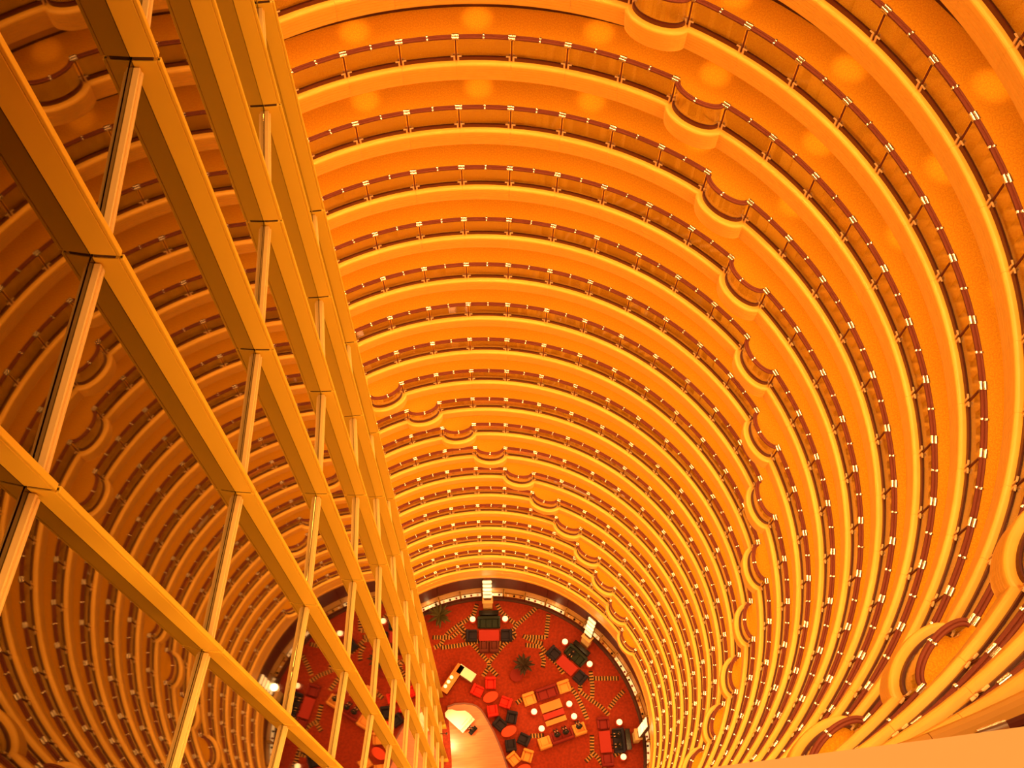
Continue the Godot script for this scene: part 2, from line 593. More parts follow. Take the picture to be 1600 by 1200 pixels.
func lounge_carpet_texture() -> ImageTexture:
	var s := 2048
	var im := Image.create(s, s, false, Image.FORMAT_RGB8)
	im.fill(lin(0.35, 0.028, 0.0015))
	var span := 29.2
	var chains := [[[-0.13, -12.48], [-0.47, -11.66], [-1.18, -11.16], [-1.69, -10.93], [-2.86, -10.19], [-3.53, -9.25], [-4.04, -9.07]], [[1.66, -12.33], [1.94, -11.68], [2.81, -10.76], [3.23, -10.45], [5.09, -11.81]], [[3.23, -10.45], [2.8, -9.98], [2.97, -9.46], [1.86, -8.78], [1.19, -8.07], [0.53, -7.41], [0.5, -7.03]], [[-1.69, -10.93], [-1.35, -10.34], [-1.6, -9.91], [-0.67, -9.0], [-0.07, -8.18], [0.53, -7.41]], [[-4.09, -9.96], [-2.49, -9.82], [-1.56, -10.52]], [[-3.43, -9.02], [-1.77, -9.09], [-0.65, -9.27], [0.46, -9.29], [1.81, -8.9]], [[0.5, -7.03], [-0.05, -6.32]], [[0.5, -7.03], [1.15, -6.21]], [[6.03, -11.1], [5.81, -10.0], [5.61, -9.12], [3.9, -9.33]], [[3.84, -8.61], [5.09, -8.39], [5.48, -7.81], [5.92, -7.22], [6.82, -6.32], [7.49, -5.88]], [[3.69, -9.4], [4.32, -9.01], [5.28, -8.6]], [[5.04, -7.84], [5.25, -7.17], [5.09, -6.63]], [[8.91, -5.33], [11.41, -5.11]], [[9.13, -5.85], [9.14, -4.5], [9.0, -3.7]], [[6.45, -6.52], [6.78, -5.94]], [[8.17, -5.12], [8.03, -4.32], [8.32, -4.03], [8.97, -3.44], [9.71, -2.84], [10.28, -2.1]], [[11.72, -4.0], [10.98, -3.37], [10.29, -2.63]], [[7.3, -4.66], [7.67, -4.09], [8.1, -2.98], [8.41, -1.9]], [[3.56, -1.01], [4.63, -0.97]], [[8.63, -0.57], [8.46, 0.97], [7.87, 1.44]], [[8.49, 0.72], [8.96, 1.27], [9.4, 2.08]], [[2.63, -3.83], [3.44, -4.29]], [[10.32, 1.14], [11.16, 0.8]]]
	var dark := lin(0.03, 0.012, 0.004)
	var pale := lin(0.62, 0.30, 0.07)
	for turn in [0.0, 2.25, -2.25]:
		var cs := Vector2(cos(turn), sin(turn))
		for ch in chains:
			var k := 0
			var left := 0.0
			for i in ch.size() - 1:
				var a := Vector2(ch[i][0], ch[i][1])
				var b := Vector2(ch[i + 1][0], ch[i + 1][1])
				a = Vector2(a.x * cs.x - a.y * cs.y, a.x * cs.y + a.y * cs.x)
				b = Vector2(b.x * cs.x - b.y * cs.y, b.x * cs.y + b.y * cs.x)
				if turn != 0.0 and (a.y < 1.5 or b.y < 1.5):
					continue
				var d := (b - a).normalized()
				var n := Vector2(-d.y, d.x)
				var t := left
				while t < a.distance_to(b):
					var c := a + d * t
					var col := dark if k % 2 == 0 else pale
					for u in range(-13, 14):
						for v in range(-5, 5):
							var q := c + n * (u * 0.0135) + d * (v * 0.0135)
							var px := int((q.x / span + 0.5) * s)
							var py := int((q.y / span + 0.5) * s)
							im.set_pixel(clampi(px, 0, s - 1), clampi(py, 0, s - 1), col)
					t += 0.125
					k += 1
				left = t - a.distance_to(b)
	return ImageTexture.create_from_image(im)

func make_lounge_shell() -> void:
	var m := mat("lounge_carpet", lin(1, 1, 1), 0.95)
	m.albedo_texture = lounge_carpet_texture()
	m.detail_enabled = true
	m.detail_blend_mode = BaseMaterial3D.BLEND_MODE_MUL
	m.detail_uv_layer = BaseMaterial3D.DETAIL_UV_2
	m.detail_albedo = noise_tex(512, 0.03, lin(0.55, 0.5, 0.5), lin(1, 1, 1), 21, 4)
	m.uv2_scale = Vector3(6, 6, 6)
	m = mat("stage_planks", lin(1, 1, 1), 0.3)
	m.albedo_texture = noise_tex(256, 0.02, lin(0.62, 0.12, 0.03), lin(0.84, 0.19, 0.06), 31)
	m.uv1_triplanar = true
	m.uv1_world_triplanar = true
	m.uv1_scale = Vector3(0.08, 0.5, 0.9)
	var f := structure("floor", "orange red carpet with dark ladder chain pattern in the round lounge", "floor")
	var st := fresh()
	var rr := [0.0, 4.0, 8.0, 11.5, BACK_R]
	for i in 88:
		for k in 4:
			var q: Array[Vector3] = [pol(rr[k], TAU * i / 88.0), pol(rr[k + 1], TAU * i / 88.0), pol(rr[k + 1], TAU * (i + 1) / 88.0), pol(rr[k], TAU * (i + 1) / 88.0)]
			for id in ([0, 1, 2, 0, 2, 3] if k > 0 else [0, 1, 2]):
				var uv := Vector2(q[id].x / 29.2 + 0.5, q[id].z / 29.2 + 0.5)
				st.set_uv(uv)
				st.set_uv2(uv)
				st.add_vertex(q[id])
	part("carpet", done(st), M.lounge_carpet, f, Vector3(0, FLOOR_Y, 0))
	part("floor_slab", lathemesh([Vector2(0, -0.3), Vector2(BACK_R, -0.3), Vector2(BACK_R, -0.01), Vector2(0, -0.01)], 44), M.soffit, f, Vector3(0, FLOOR_Y, 0))
	# deep edge under the lowest gallery
	var y1 := -U * L_BOT - 1.91
	var y0 := -64.8
	var a0 := TH0 + N_A * DTH
	var a1 := TH0 + N_B * DTH
	var t := structure("trim_1", "deep plain cream edge under the lowest gallery", "trim")
	var trim_m := sweep(arc_path(R, 0.003 / R, 2 * DTH - 0.003 / R, 6), [Vector2(-0.19, y0), Vector2(0.1, y0), Vector2(0.1, y1), Vector2(-0.12, y1), Vector2(-0.17, y1 - 0.06), Vector2(-0.17, y0 + 0.5), Vector2(-0.21, y0 + 0.45)])
	for n in range(N_A, N_B, 2):
		part("trim_panel", trim_m, M.fascia, t, Vector3.ZERO, -TH0 - n * DTH)
	var so := structure("ceiling_lounge", "dark soffit ring over the rim of the lounge", "ceiling")
	part("soffit_ring", sweep(arc_path(R, a0, a1, 96), rect(0.1, BACK_R - R, y0 + 0.1, y0 + 0.25)), M.frieze_wood, so)
	# dark wood frieze with panels, ledge below
	var fz := structure("wall_frieze", "dark red wood frieze wall above the lit display cases", "wall")
	part("frieze_backing", sweep(arc_path(13.3, a0, a1, 96), rect(0.0, 0.2, FLOOR_Y + 2.5, y0 + 0.1)), M.frieze_wood, fz)
	var fp := sweep(arc_path(13.3, 0.03 / R, DTH - 0.03 / R, 3), rect(-0.05, 0.0, FLOOR_Y + 2.75, y0 - 0.3))
	for n in range(N_A, N_B):
		part("frieze_panel", fp, M.frieze_wood, fz, Vector3.ZERO, -TH0 - n * DTH)
	part("ledge", sweep(arc_path(13.32, a0, a1, 96), rect(-0.05, 0.3, FLOOR_Y + 2.42, FLOOR_Y + 2.55)), M.ledge, fz)
	part("ledge_lower", sweep(arc_path(13.32, a0, a1, 96), rect(0.02, 0.3, FLOOR_Y + 2.30, FLOOR_Y + 2.42)), M.frieze_wood, fz)
	var sp := structure("trim_2", "dark wood step running round the edge of the lounge carpet", "trim")
	part("step", sweep(arc_path(12.86, a0, a1, 96), rect(-0.06, 0.12, FLOOR_Y, FLOOR_Y + 0.14)), M.baseboard, sp)
	# lit display cases under the ledge
	var back := sweep(arc_path(13.3, 0.05 / R, DTH - 0.05 / R, 3), rect(0.02, 0.05, 0.9, 2.25))
	var lit_top := sweep(arc_path(13.2, 0.05 / R, DTH - 0.05 / R, 3), [Vector2(0.06, 0.9), Vector2(-0.2, 0.9)], false, false)
	var body := sweep(arc_path(13.2, 0.02 / R, DTH - 0.02 / R, 3), rect(-0.22, 0.12, 0.0, 0.88))
	var side := boxmesh(Vector3(0.06, 1.3, 0.3), 0.01)
	var jar := lathemesh([Vector2(0, 0), Vector2(0.07, 0), Vector2(0.1, 0.12), Vector2(0.06, 0.24), Vector2(0.07, 0.28), Vector2(0, 0.28)], 10)
	var bright := [1, 1, 1, 1, 1, 1, 0, 1, 1, 0, 1, 0, 1, 1, 0, 1, 1, 0]
	for n in range(N_A, N_B - 1):
		var lit: bool = bright[posmod(n + 5, bright.size())] == 1
		var c := 0
		while c < COL_N.size() - 1 and COL_N[c + 1] < n + 0.5:
			c += 1
		var far := int(round(absf(n + 0.5 - COL_N[c]) + 0.5))
		var way := "past" if n + 0.5 > COL_N[c] else "before"
		var d := thing("display_case", "%s display case in the wall ring, %s %s the %s lamp column" % ["bright" if lit else "dim", ORD[far], way, COUNT[c]], "display case", Vector3(0, FLOOR_Y, 0), -TH0 - n * DTH, "bright display cases" if lit else "dim display cases")
		part("plinth", body, M.frieze_wood, d)
		part("display_light", lit_top, M.display_glow if lit else M.ledge, d)
		part("back_panel", back, M.ledge, d)
		for k in 2:
			part("side_panel", side, M.ledge, d, pol(13.15, DTH * (0.03 + 0.94 * k), 1.55), -DTH * (0.03 + 0.94 * k))
		for k in 3:
			part("jar", jar, [M.pot, M.white_lacquer, M.black_lacquer][(n + k + 30) % 3], d, pol(13.08, DTH * (0.2 + 0.3 * k), 0.905))
		if lit and posmod(n, 3) == 0:
			var o := OmniLight3D.new()
			o.name = "case_lamp"
			o.light_energy = 1.2
			o.light_color = LAMP_WHITE
			o.light_size = 0.15
			o.omni_range = 40
			o.omni_attenuation = 2
			o.shadow_enabled = true
			o.position = pol(13.0, DTH / 2, 1.3)
			d.add_child(o)
	# lamp columns
	for i in COL_N.size():
		var th := TH0 + COL_N[i] * DTH
		var c := thing("lamp_column", "stone column with five stacked white light bars, %s from the palm" % COUNT[i], "column", pol(12.25, th, FLOOR_Y), -th, "lamp columns round the lounge")
		part("shaft", boxmesh(Vector3(0.6, 9.6, 0.4), 0.04, Vector3(0, 4.85, -0.1)), M.frieze_wood, c)
		part("foot", boxmesh(Vector3(0.8, 2.6, 0.5), 0.04, Vector3(0, 1.3, 0.05)), M.column_stone, c)
		part("foot_cap", boxmesh(Vector3(0.92, 0.14, 0.62), 0.03, Vector3(0, 2.67, 0.05)), M.column_stone, c)
		for k in 5:
			var lb := part("lamp_bar", boxmesh(Vector3(0.74, 0.66, 0.1), 0.04), M.column_lamp_glow, c, Vector3(0, 4.2 + 1.2 * k, 0.14))
			if k == 2:
				var o := OmniLight3D.new()
				o.name = "lamp_bar_light"
				o.light_energy = 6.0
				o.light_color = LAMP_WHITE
				o.light_size = 0.3
				o.omni_range = 60
				o.omni_attenuation = 2
				o.shadow_enabled = true
				o.position = Vector3(0, 0, 0.6)
				lb.add_child(o)
	make_stage()

func prism(poly: Array, y0: float, y1: float) -> ArrayMesh:
	var st := fresh()
	var pts := PackedVector2Array(poly)
	var mid := Vector2.ZERO
	for p in pts:
		mid += p / pts.size()
	var cw := Geometry2D.is_polygon_clockwise(pts)
	if cw:
		pts.reverse()
	var idx := Geometry2D.triangulate_polygon(pts)
	for k in range(0, idx.size(), 3):
		var a := pts[idx[k]]
		var b := pts[idx[k + 1]]
		var c := pts[idx[k + 2]]
		tri_out(st, Vector3(a.x, y1, a.y), Vector3(b.x, y1, b.y), Vector3(c.x, y1, c.y), Vector3(a.x, y0, a.y))
		tri_out(st, Vector3(a.x, y0, a.y), Vector3(b.x, y0, b.y), Vector3(c.x, y0, c.y), Vector3(a.x, y1, a.y))
	for i in pts.size():
		var a := pts[i]
		var b := pts[(i + 1) % pts.size()]
		var n := Vector2(b.y - a.y, a.x - b.x).normalized() * 0.1
		var inner := Vector3((a.x + b.x) / 2 + (n.x if not cw else n.x), (y0 + y1) / 2, (a.y + b.y) / 2 + n.y)
		if Geometry2D.is_point_in_polygon(Vector2(inner.x, inner.z), pts) == false:
			inner -= Vector3(2 * n.x, 0, 2 * n.y)
		tri_out(st, Vector3(a.x, y0, a.y), Vector3(b.x, y0, b.y), Vector3(b.x, y1, b.y), inner)
		tri_out(st, Vector3(a.x, y0, a.y), Vector3(b.x, y1, b.y), Vector3(a.x, y1, a.y), inner)
	return done(st)

func spot(parent: Node, at: Vector3, target: Vector3, e: float, angle: float, c: Color, size := 0.06) -> void:
	var s := SpotLight3D.new()
	s.name = "beam"
	s.light_energy = e
	s.light_color = c
	s.spot_angle = angle
	s.spot_angle_attenuation = 1.0
	s.spot_range = 60
	s.spot_attenuation = 2
	s.light_size = size
	s.shadow_enabled = true
	parent.add_child(s)
	s.position = at
	s.basis = Basis.looking_at(target - at, Vector3.UP if absf((target - at).normalized().y) < 0.99 else Vector3.RIGHT)

func make_stage() -> void:
	var s := thing("stage", "curved light wood stage with dark red rim at the foot of the core wall", "stage", Vector3(0, FLOOR_Y, 0))
	var edge := [Vector2(-3.25, -3.9), Vector2(-2.6, -4.08), Vector2(-1.8, -4.06), Vector2(-1.2, -3.93), Vector2(-0.84, -3.76), Vector2(-0.5, -3.43), Vector2(-0.26, -3.0), Vector2(0.1, -2.25), Vector2(0.43, -1.53), Vector2(0.74, -0.65), Vector2(1.01, 0.23), Vector2(1.3, 1.41), Vector2(1.4, 3.0), Vector2(1.2, 4.6), Vector2(0.6, 6.2), Vector2(-0.4, 7.4), Vector2(-1.8, 8.2), Vector2(-3.8, 8.3)]
	var poly := edge.duplicate()
	for q in [Vector2(-3.6, 5.6), Vector2(-3.3, 3.1), Vector2(-3.2, 0.4), Vector2(-3.2, -2.2)]:
		poly.append(q)
	part("platform", prism(poly, 0.0, 0.28), M.stage_planks, s)
	var path := []
	for i in edge.size():
		var a: Vector2 = edge[max(i - 1, 0)]
		var b: Vector2 = edge[min(i + 1, edge.size() - 1)]
		var d := (b - a).normalized()
		path.append([edge[i], Vector2(d.y, -d.x)])
	part("rim", sweep(path, rect(-0.02, 0.12, 0.0, 0.31)), M.stage_edge, s)
	# spot lamps for the stage, fixed to the wall
	for k in 2:
		var at := Vector3(-3.35, FLOOR_Y + 4.4, [-1.2, 1.6][k])
		var l := thing("stage_spotlight", "small black spotlight on the core wall above the stage, " + ["nearer the piano", "farther from the piano"][k], "spotlight", at, 0.0, "stage spotlights")
		part("bracket", boxmesh(Vector3(0.5, 0.05, 0.05), 0.01, Vector3(-0.22, 0.12, 0)), M.black_lacquer, l)
		part("housing", lathemesh([Vector2(0, 0.16), Vector2(0.08, 0.16), Vector2(0.1, -0.12), Vector2(0.09, -0.12), Vector2(0, -0.1)], 14), M.black_lacquer, l)
		part("lamp_lens", lathemesh([Vector2(0, -0.105), Vector2(0.085, -0.105), Vector2(0.085, -0.13), Vector2(0, -0.13)], 14), M.shade_glow, l)
		spot(l, Vector3(0, -0.16, 0), Vector3(0.9, -4.2, -0.6), 150.0, 34, LAMP_WHITE)

# ---------------------------------------------------------------- furniture
func legs(parent: Node, w: float, d: float, h: float, m: Material) -> void:
	var leg := boxmesh(Vector3(0.07, h, 0.07), 0.01, Vector3(0, h / 2, 0))
	for sx in [-1, 1]:
		for sz in [-1, 1]:
			part("leg", leg, m, parent, Vector3(sx * (w / 2 - 0.08), 0, sz * (d / 2 - 0.08)))

# a padded seat; local +z is the side one sits down from
func seat(called: String, label: String, category: String, at: Vector2, turn: float, w: float, m: Material, group: String, n_cushions: int) -> Node3D:
	var o := thing(called, label, category, Vector3(at.x, FLOOR_Y, at.y), turn, group)
	var d := 0.98
	legs(o, w, d, 0.12, M.black_lacquer)
	part("base", boxmesh(Vector3(w, 0.2, d), 0.04, Vector3(0, 0.22, 0)), m, o)
	var cw := (w - 0.36) / n_cushions
	for k in n_cushions:
		part("seat_cushion", boxmesh(Vector3(cw - 0.015, 0.17, d - 0.26), 0.05, Vector3(-w / 2 + 0.18 + cw * (k + 0.5), 0.4, 0.12)), m, o)
	var st := fresh()
	rbox(st, Vector3(0, 0.58, -d / 2 + 0.13), Vector3(w, 0.56, 0.24), 0.07)
	part("backrest", done(st), m, o)
	for s in [-1, 1]:
		part("armrest", boxmesh(Vector3(0.18, 0.34, d - 0.22), 0.06, Vector3(s * (w / 2 - 0.09), 0.48, 0.1)), m, o)
	return o

func low_table(called: String, label: String, at: Vector2, turn: float, w: float, d: float, m: Material, oval: bool, group := "") -> void:
	var o := thing(called, label, "table", Vector3(at.x, FLOOR_Y, at.y), turn, group)
	if oval:
		var p := part("tabletop", lathemesh([Vector2(0, 0.46), Vector2(0.47, 0.46), Vector2(0.5, 0.44), Vector2(0.48, 0.4), Vector2(0, 0.4)], 28), m, o)
		p.scale = Vector3(w, 1, d)
		part("pedestal", lathemesh([Vector2(0, 0.4), Vector2(0.06, 0.4), Vector2(0.07, 0.06), Vector2(0.28, 0.02), Vector2(0.28, 0), Vector2(0, 0)], 16), M.black_lacquer, o)
	else:
		legs(o, w, d, 0.4, M.black_lacquer)
		part("tabletop", boxmesh(Vector3(w, 0.06, d), 0.015, Vector3(0, 0.43, 0)), m, o)
		part("apron", boxmesh(Vector3(w - 0.12, 0.07, d - 0.12), 0.01, Vector3(0, 0.365, 0)), m, o)

func lamp_on_table(at: Vector2, label: String, group: String, e := 3.0) -> void:
	var t := thing("side_table", "small round table under lamp, " + label, "side table", Vector3(at.x, FLOOR_Y, at.y), 0.0, "side tables under lamps")
	part("tabletop", lathemesh([Vector2(0, 0.6), Vector2(0.27, 0.6), Vector2(0.28, 0.585), Vector2(0.27, 0.56), Vector2(0, 0.56)], 20), M.table_red, t)
	part("pedestal", lathemesh([Vector2(0, 0.56), Vector2(0.035, 0.56), Vector2(0.04, 0.05), Vector2(0.18, 0.02), Vector2(0.18, 0), Vector2(0, 0)], 14), M.black_lacquer, t)
	var o := thing("table_lamp", "lit white lamp, " + label, "lamp", Vector3(at.x, FLOOR_Y + 0.6, at.y), 0.0, group)
	part("base", lathemesh([Vector2(0, 0.3), Vector2(0.02, 0.3), Vector2(0.03, 0.22), Vector2(0.1, 0.12), Vector2(0.08, 0.03), Vector2(0.1, 0.0), Vector2(0, 0)], 16), M.brass_soft, o)
	part("stem", lathemesh([Vector2(0, 0.45), Vector2(0.012, 0.45), Vector2(0.012, 0.29), Vector2(0, 0.29)], 8), M.brass_soft, o)
	part("lamp_shade", lathemesh([Vector2(0, 0.74), Vector2(0.16, 0.74), Vector2(0.245, 0.44), Vector2(0, 0.44)], 24), M.shade_glow, o)
	var l := OmniLight3D.new()
	l.name = "lamp_light"
	l.light_energy = e
	l.light_color = LAMP_WHITE
	l.light_size = 0.1
	l.omni_range = 40
	l.omni_attenuation = 2
	l.shadow_enabled = true
	l.position = Vector3(0, 0.58, 0)
	o.add_child(l)

func frond_mesh(length: float, wide: float, droop: float) -> ArrayMesh:
	var st := fresh()
	var n := 6
	for i in n:
		var p := []
		for k in 2:
			var t := float(i + k) / n
			var c := Vector3(0, sin(t * 1.9) * droop, t * length)
			var w := wide * sin(PI * clampf(0.12 + 0.88 * t, 0, 1)) + 0.01
			p.append([c + Vector3(-w, -w * 0.45, 0), c, c + Vector3(w, -w * 0.45, 0)])
		for s in 2:
			quad(st, p[0][s], p[1][s], p[1][s + 1], p[0][s + 1])
			var dn := Vector3(0, -0.012, 0)
			quad(st, p[0][s] + dn, p[0][s + 1] + dn, p[1][s + 1] + dn, p[1][s] + dn)
	return done(st)

func palm(label: String, at: Vector2, spread: float, m: Material, count: int) -> void:
	var o := thing("potted_palm", label, "plant", Vector3(at.x, FLOOR_Y, at.y))
	part("pot", lathemesh([Vector2(0, 0.5), Vector2(0.26, 0.5), Vector2(0.32, 0.56), Vector2(0.36, 0.55), Vector2(0.27, 0.03), Vector2(0.25, 0), Vector2(0, 0)], 18), M.pot, o)
	part("trunk", lathemesh([Vector2(0, 1.35), Vector2(0.04, 1.35), Vector2(0.05, 0.9), Vector2(0.07, 0.5), Vector2(0, 0.5)], 10), M.pot, o)
	var fr := [frond_mesh(spread, 0.13, 0.35), frond_mesh(spread * 0.8, 0.11, 0.55)]
	for k in count:
		var f := part("frond", fr[k % 2], m, o, Vector3(0, 1.3 + 0.05 * (k % 3), 0), TAU * k / count + rng.randf_range(-0.15, 0.15))
		f.rotation.x = rng.randf_range(-0.15, 0.25)

func make_lounge_furniture() -> void:
	# seating groups in front of the lamp columns
	var sofa_m := [M.sofa_green, M.sofa_green, M.navy, M.maroon, M.sofa_green]
	var sofa_c := ["dark green", "dark green", "navy", "dark red", "dark green"]
	var arm_m := [M.navy, M.navy, M.maroon, M.navy, M.navy]
	var arm_c := ["navy", "navy", "dark red", "navy", "navy"]
	for i in COL_N.size():
		var th := TH0 + (COL_N[i] + 0.05) * DTH
		var by := "at the %s lamp column" % COUNT[i]
		var at := func(r: float, side: float) -> Vector2:
			var p := pol(r, th) + Vector3(cos(th), 0, sin(th)) * side
			return Vector2(p.x, p.z)
		var inward := -th
		var side_of := {-1: "palm", 1: "farther"}
		seat("sofa", "%s three seat sofa %s" % [sofa_c[i], by], "sofa", at.call(10.8, 0.0), inward, 1.95, sofa_m[i], "sofas by the lamp columns", 3)
		low_table("coffee_table", "red coffee table " + by, at.call(9.65, 0.0), inward, 1.75, 0.95, M.table_red, false, "red coffee tables")
		for s in [-1, 1]:
			seat("armchair", "%s armchair on the %s side of the red table, %s" % [arm_c[i], side_of[s], by], "armchair", at.call(9.65, 1.52 * s), inward - s * PI / 2, 1.0, arm_m[i], "armchairs by the lamp columns", 1)
			if i != 1 and i != 2:
				seat("low_chair", "brown low chair on the %s side facing the sofa %s" % [side_of[s], by], "chair", at.call(8.66, 0.44 * s), inward + PI, 0.8, M.brown_cloth, "brown low chairs", 1)
			lamp_on_table(at.call(10.95, 1.4 * s), "%s side of the sofa %s" % [side_of[s], by], "table lamps by the lamp columns", 3.0 if i < 3 else 2.0)
		var c := thing("console_table", "black console behind the sofa " + by, "console", Vector3(at.call(11.55, 0.0).x, FLOOR_Y, at.call(11.55, 0.0).y), inward, "black console tables")
		part("tabletop", boxmesh(Vector3(1.7, 0.06, 0.4), 0.01, Vector3(0, 0.8, 0)), M.black_lacquer, c)
		part("cabinet", boxmesh(Vector3(1.6, 0.77, 0.36), 0.015, Vector3(0, 0.385, 0)), M.black_lacquer, c)
	# red group round the first oval table
	var chairs := [["red", M.red_cloth, Vector2(0.52, -5.6), Vector2(0.43, -4.43), "backing onto the open carpet"], ["red", M.red_cloth, Vector2(-0.66, -5.05), Vector2(0.43, -4.43), "nearest the angled counter"], ["red", M.red_cloth, Vector2(1.66, -3.86), Vector2(0.43, -4.43), "nearest a cream armchair"], ["red", M.red_cloth, Vector2(0.5, -3.26), Vector2(0.43, -4.43), "nearest the stage rim"],
		["navy", M.navy, Vector2(1.0, -2.15), Vector2(1.72, -1.4), "nearest the stage rim"], ["navy", M.navy, Vector2(2.06, -2.62), Vector2(1.72, -1.4), "nearest the red armchairs"], ["navy", M.navy, Vector2(1.78, -0.35), Vector2(1.72, -1.4), "nearest the cream armchairs"], ["navy", M.navy, Vector2(2.92, -0.72), Vector2(1.72, -1.4), "nearest the guests' sofa"],
		["cream", M.cream_cloth, Vector2(1.9, 0.74), Vector2(2.6, 1.75), "between stage rim and navy armchair"], ["cream", M.cream_cloth, Vector2(3.08, 0.58), Vector2(2.6, 1.75), "backing onto the navy armchairs"], ["cream", M.cream_cloth, Vector2(2.1, 2.95), Vector2(2.6, 1.75), "across the table beside the stage rim"], ["cream", M.cream_cloth, Vector2(3.4, 2.8), Vector2(2.6, 1.75), "across the table away from the stage"]]
	for c in chairs:
		var d: Vector2 = c[3] - c[2]
		seat("armchair", "%s armchair at an oval table, %s" % [c[0], c[4]], "armchair", c[2], atan2(d.x, d.y), 0.9, c[1], "%s armchairs beside the stage" % c[0], 1)
	var tt := [[Vector2(0.43, -4.43), "red"], [Vector2(1.72, -1.5), "navy"], [Vector2(2.62, 1.7), "cream"]]
	for t in tt:
		low_table("oval_table", "glossy orange red oval table among the %s armchairs" % t[1], t[0], 0.35, 1.35, 0.85, M.table_orange, true)
	# cream group, two rows facing each other
	var turn := 0.24
	seat("sofa", "dark red two seat sofa between two cream armchairs", "sofa", Vector2(5.2, -4.4), turn, 1.85, M.maroon, "", 2)
	seat("sofa", "dark red sofa with seated guests facing the cream table", "sofa", Vector2(6.1, -0.72), turn + PI, 1.95, M.maroon, "", 2)
	var four := [[Vector2(3.66, -4.0), turn], [Vector2(6.69, -4.76), turn], [Vector2(7.62, -1.15), turn + PI], [Vector2(4.62, -0.3), turn + PI]]
	var end_of := ["dark red two seat sofa, towards the stage", "dark red two seat sofa, towards the wall", "guests' sofa, towards the wall", "guests' sofa, towards the stage"]
	for k in 4:
		seat("armchair", "cream armchair at the end of the " + end_of[k], "armchair", four[k][0], four[k][1], 1.06, M.cream_cloth, "cream armchairs in the long seating group", 1)
	low_table("coffee_table", "long cream coffee table before the dark red two seat sofa", Vector2(5.44, -3.25), turn, 1.8, 0.75, M.table_cream, false)
	low_table("coffee_table", "long red coffee table between two cream tables", Vector2(5.6, -2.55), turn, 1.8, 0.5, M.table_red, false)
	low_table("coffee_table", "long cream coffee table before the guests' sofa", Vector2(5.74, -2.0), turn, 1.8, 0.42, M.table_cream, false)
	lamp_on_table(Vector2(3.95, -2.82), "by the long cream table towards the stage", "")
	lamp_on_table(Vector2(6.95, -3.2), "by the long cream table towards the wall", "")
	lamp_on_table(Vector2(7.24, -2.15), "before the guests' armchair", "")
	lamp_on_table(Vector2(4.44, -1.4), "by the guests' sofa towards the stage", "")
	# plants
	palm("tall olive potted palm by the wall ring near the core corner", Vector2(-3.4, -11.5), 1.15, M.leaf, 15)
	palm("dark round potted plant on the open carpet between seating groups", Vector2(3.45, -6.7), 0.95, M.leaf_dark, 17)
	low_table("round_table", "dark red round table beside the dark potted plant", Vector2(2.75, -6.05), 0.0, 1.1, 1.1, M.maroon, true)
	# counter at the corner of the core
	var b := thing("bar_counter", "glowing white angled counter at the corner of the core", "counter", Vector3(-2.65, FLOOR_Y, -6.15), 0.9)
	part("counter_body", boxmesh(Vector3(2.6, 0.95, 0.6), 0.02, Vector3(0, 0.475, 0)), M.frieze_wood, b)
	part("counter_top", boxmesh(Vector3(2.7, 0.06, 0.7), 0.015, Vector3(0, 0.98, 0)), M.table_cream, b)
	part("wing", boxmesh(Vector3(0.7, 0.95, 1.5), 0.02, Vector3(1.0, 0.475, 0.7)), M.white_lacquer, b)
	part("wing_top", boxmesh(Vector3(0.8, 0.06, 1.6), 0.015, Vector3(1.0, 0.98, 0.7)), M.white_lacquer, b)
	for k in 3:
		var p := Basis(Vector3.UP, 0.9) * Vector3(-0.9 + 0.45 * k, 1.01, -0.1) + Vector3(-2.65, FLOOR_Y, -6.15)
		var g := thing("globe_lamp", "lit white globe lamp on the angled counter, " + ["farthest from the white wing", "middle of three", "nearest the white wing"][k], "lamp", p, 0.0, "globe lamps on the counter")
		part("base", lathemesh([Vector2(0, 0.06), Vector2(0.05, 0.06), Vector2(0.08, 0.0), Vector2(0, 0)], 14), M.brass_soft, g)
		part("lamp_globe", lathemesh([Vector2(0, 0.36), Vector2(0.09, 0.33), Vector2(0.15, 0.22), Vector2(0.13, 0.12), Vector2(0.06, 0.06), Vector2(0, 0.06)], 16, true), M.shade_glow, g)
		if k == 1:
			var l := OmniLight3D.new()
			l.name = "globe_light"
			l.light_energy = 4.0
			l.light_color = LAMP_WHITE
			l.light_size = 0.1
			l.omni_range = 40
			l.omni_attenuation = 2
			l.shadow_enabled = true
			l.position = Vector3(0, 0.22, 0)
			g.add_child(l)
	make_piano()
	make_people()

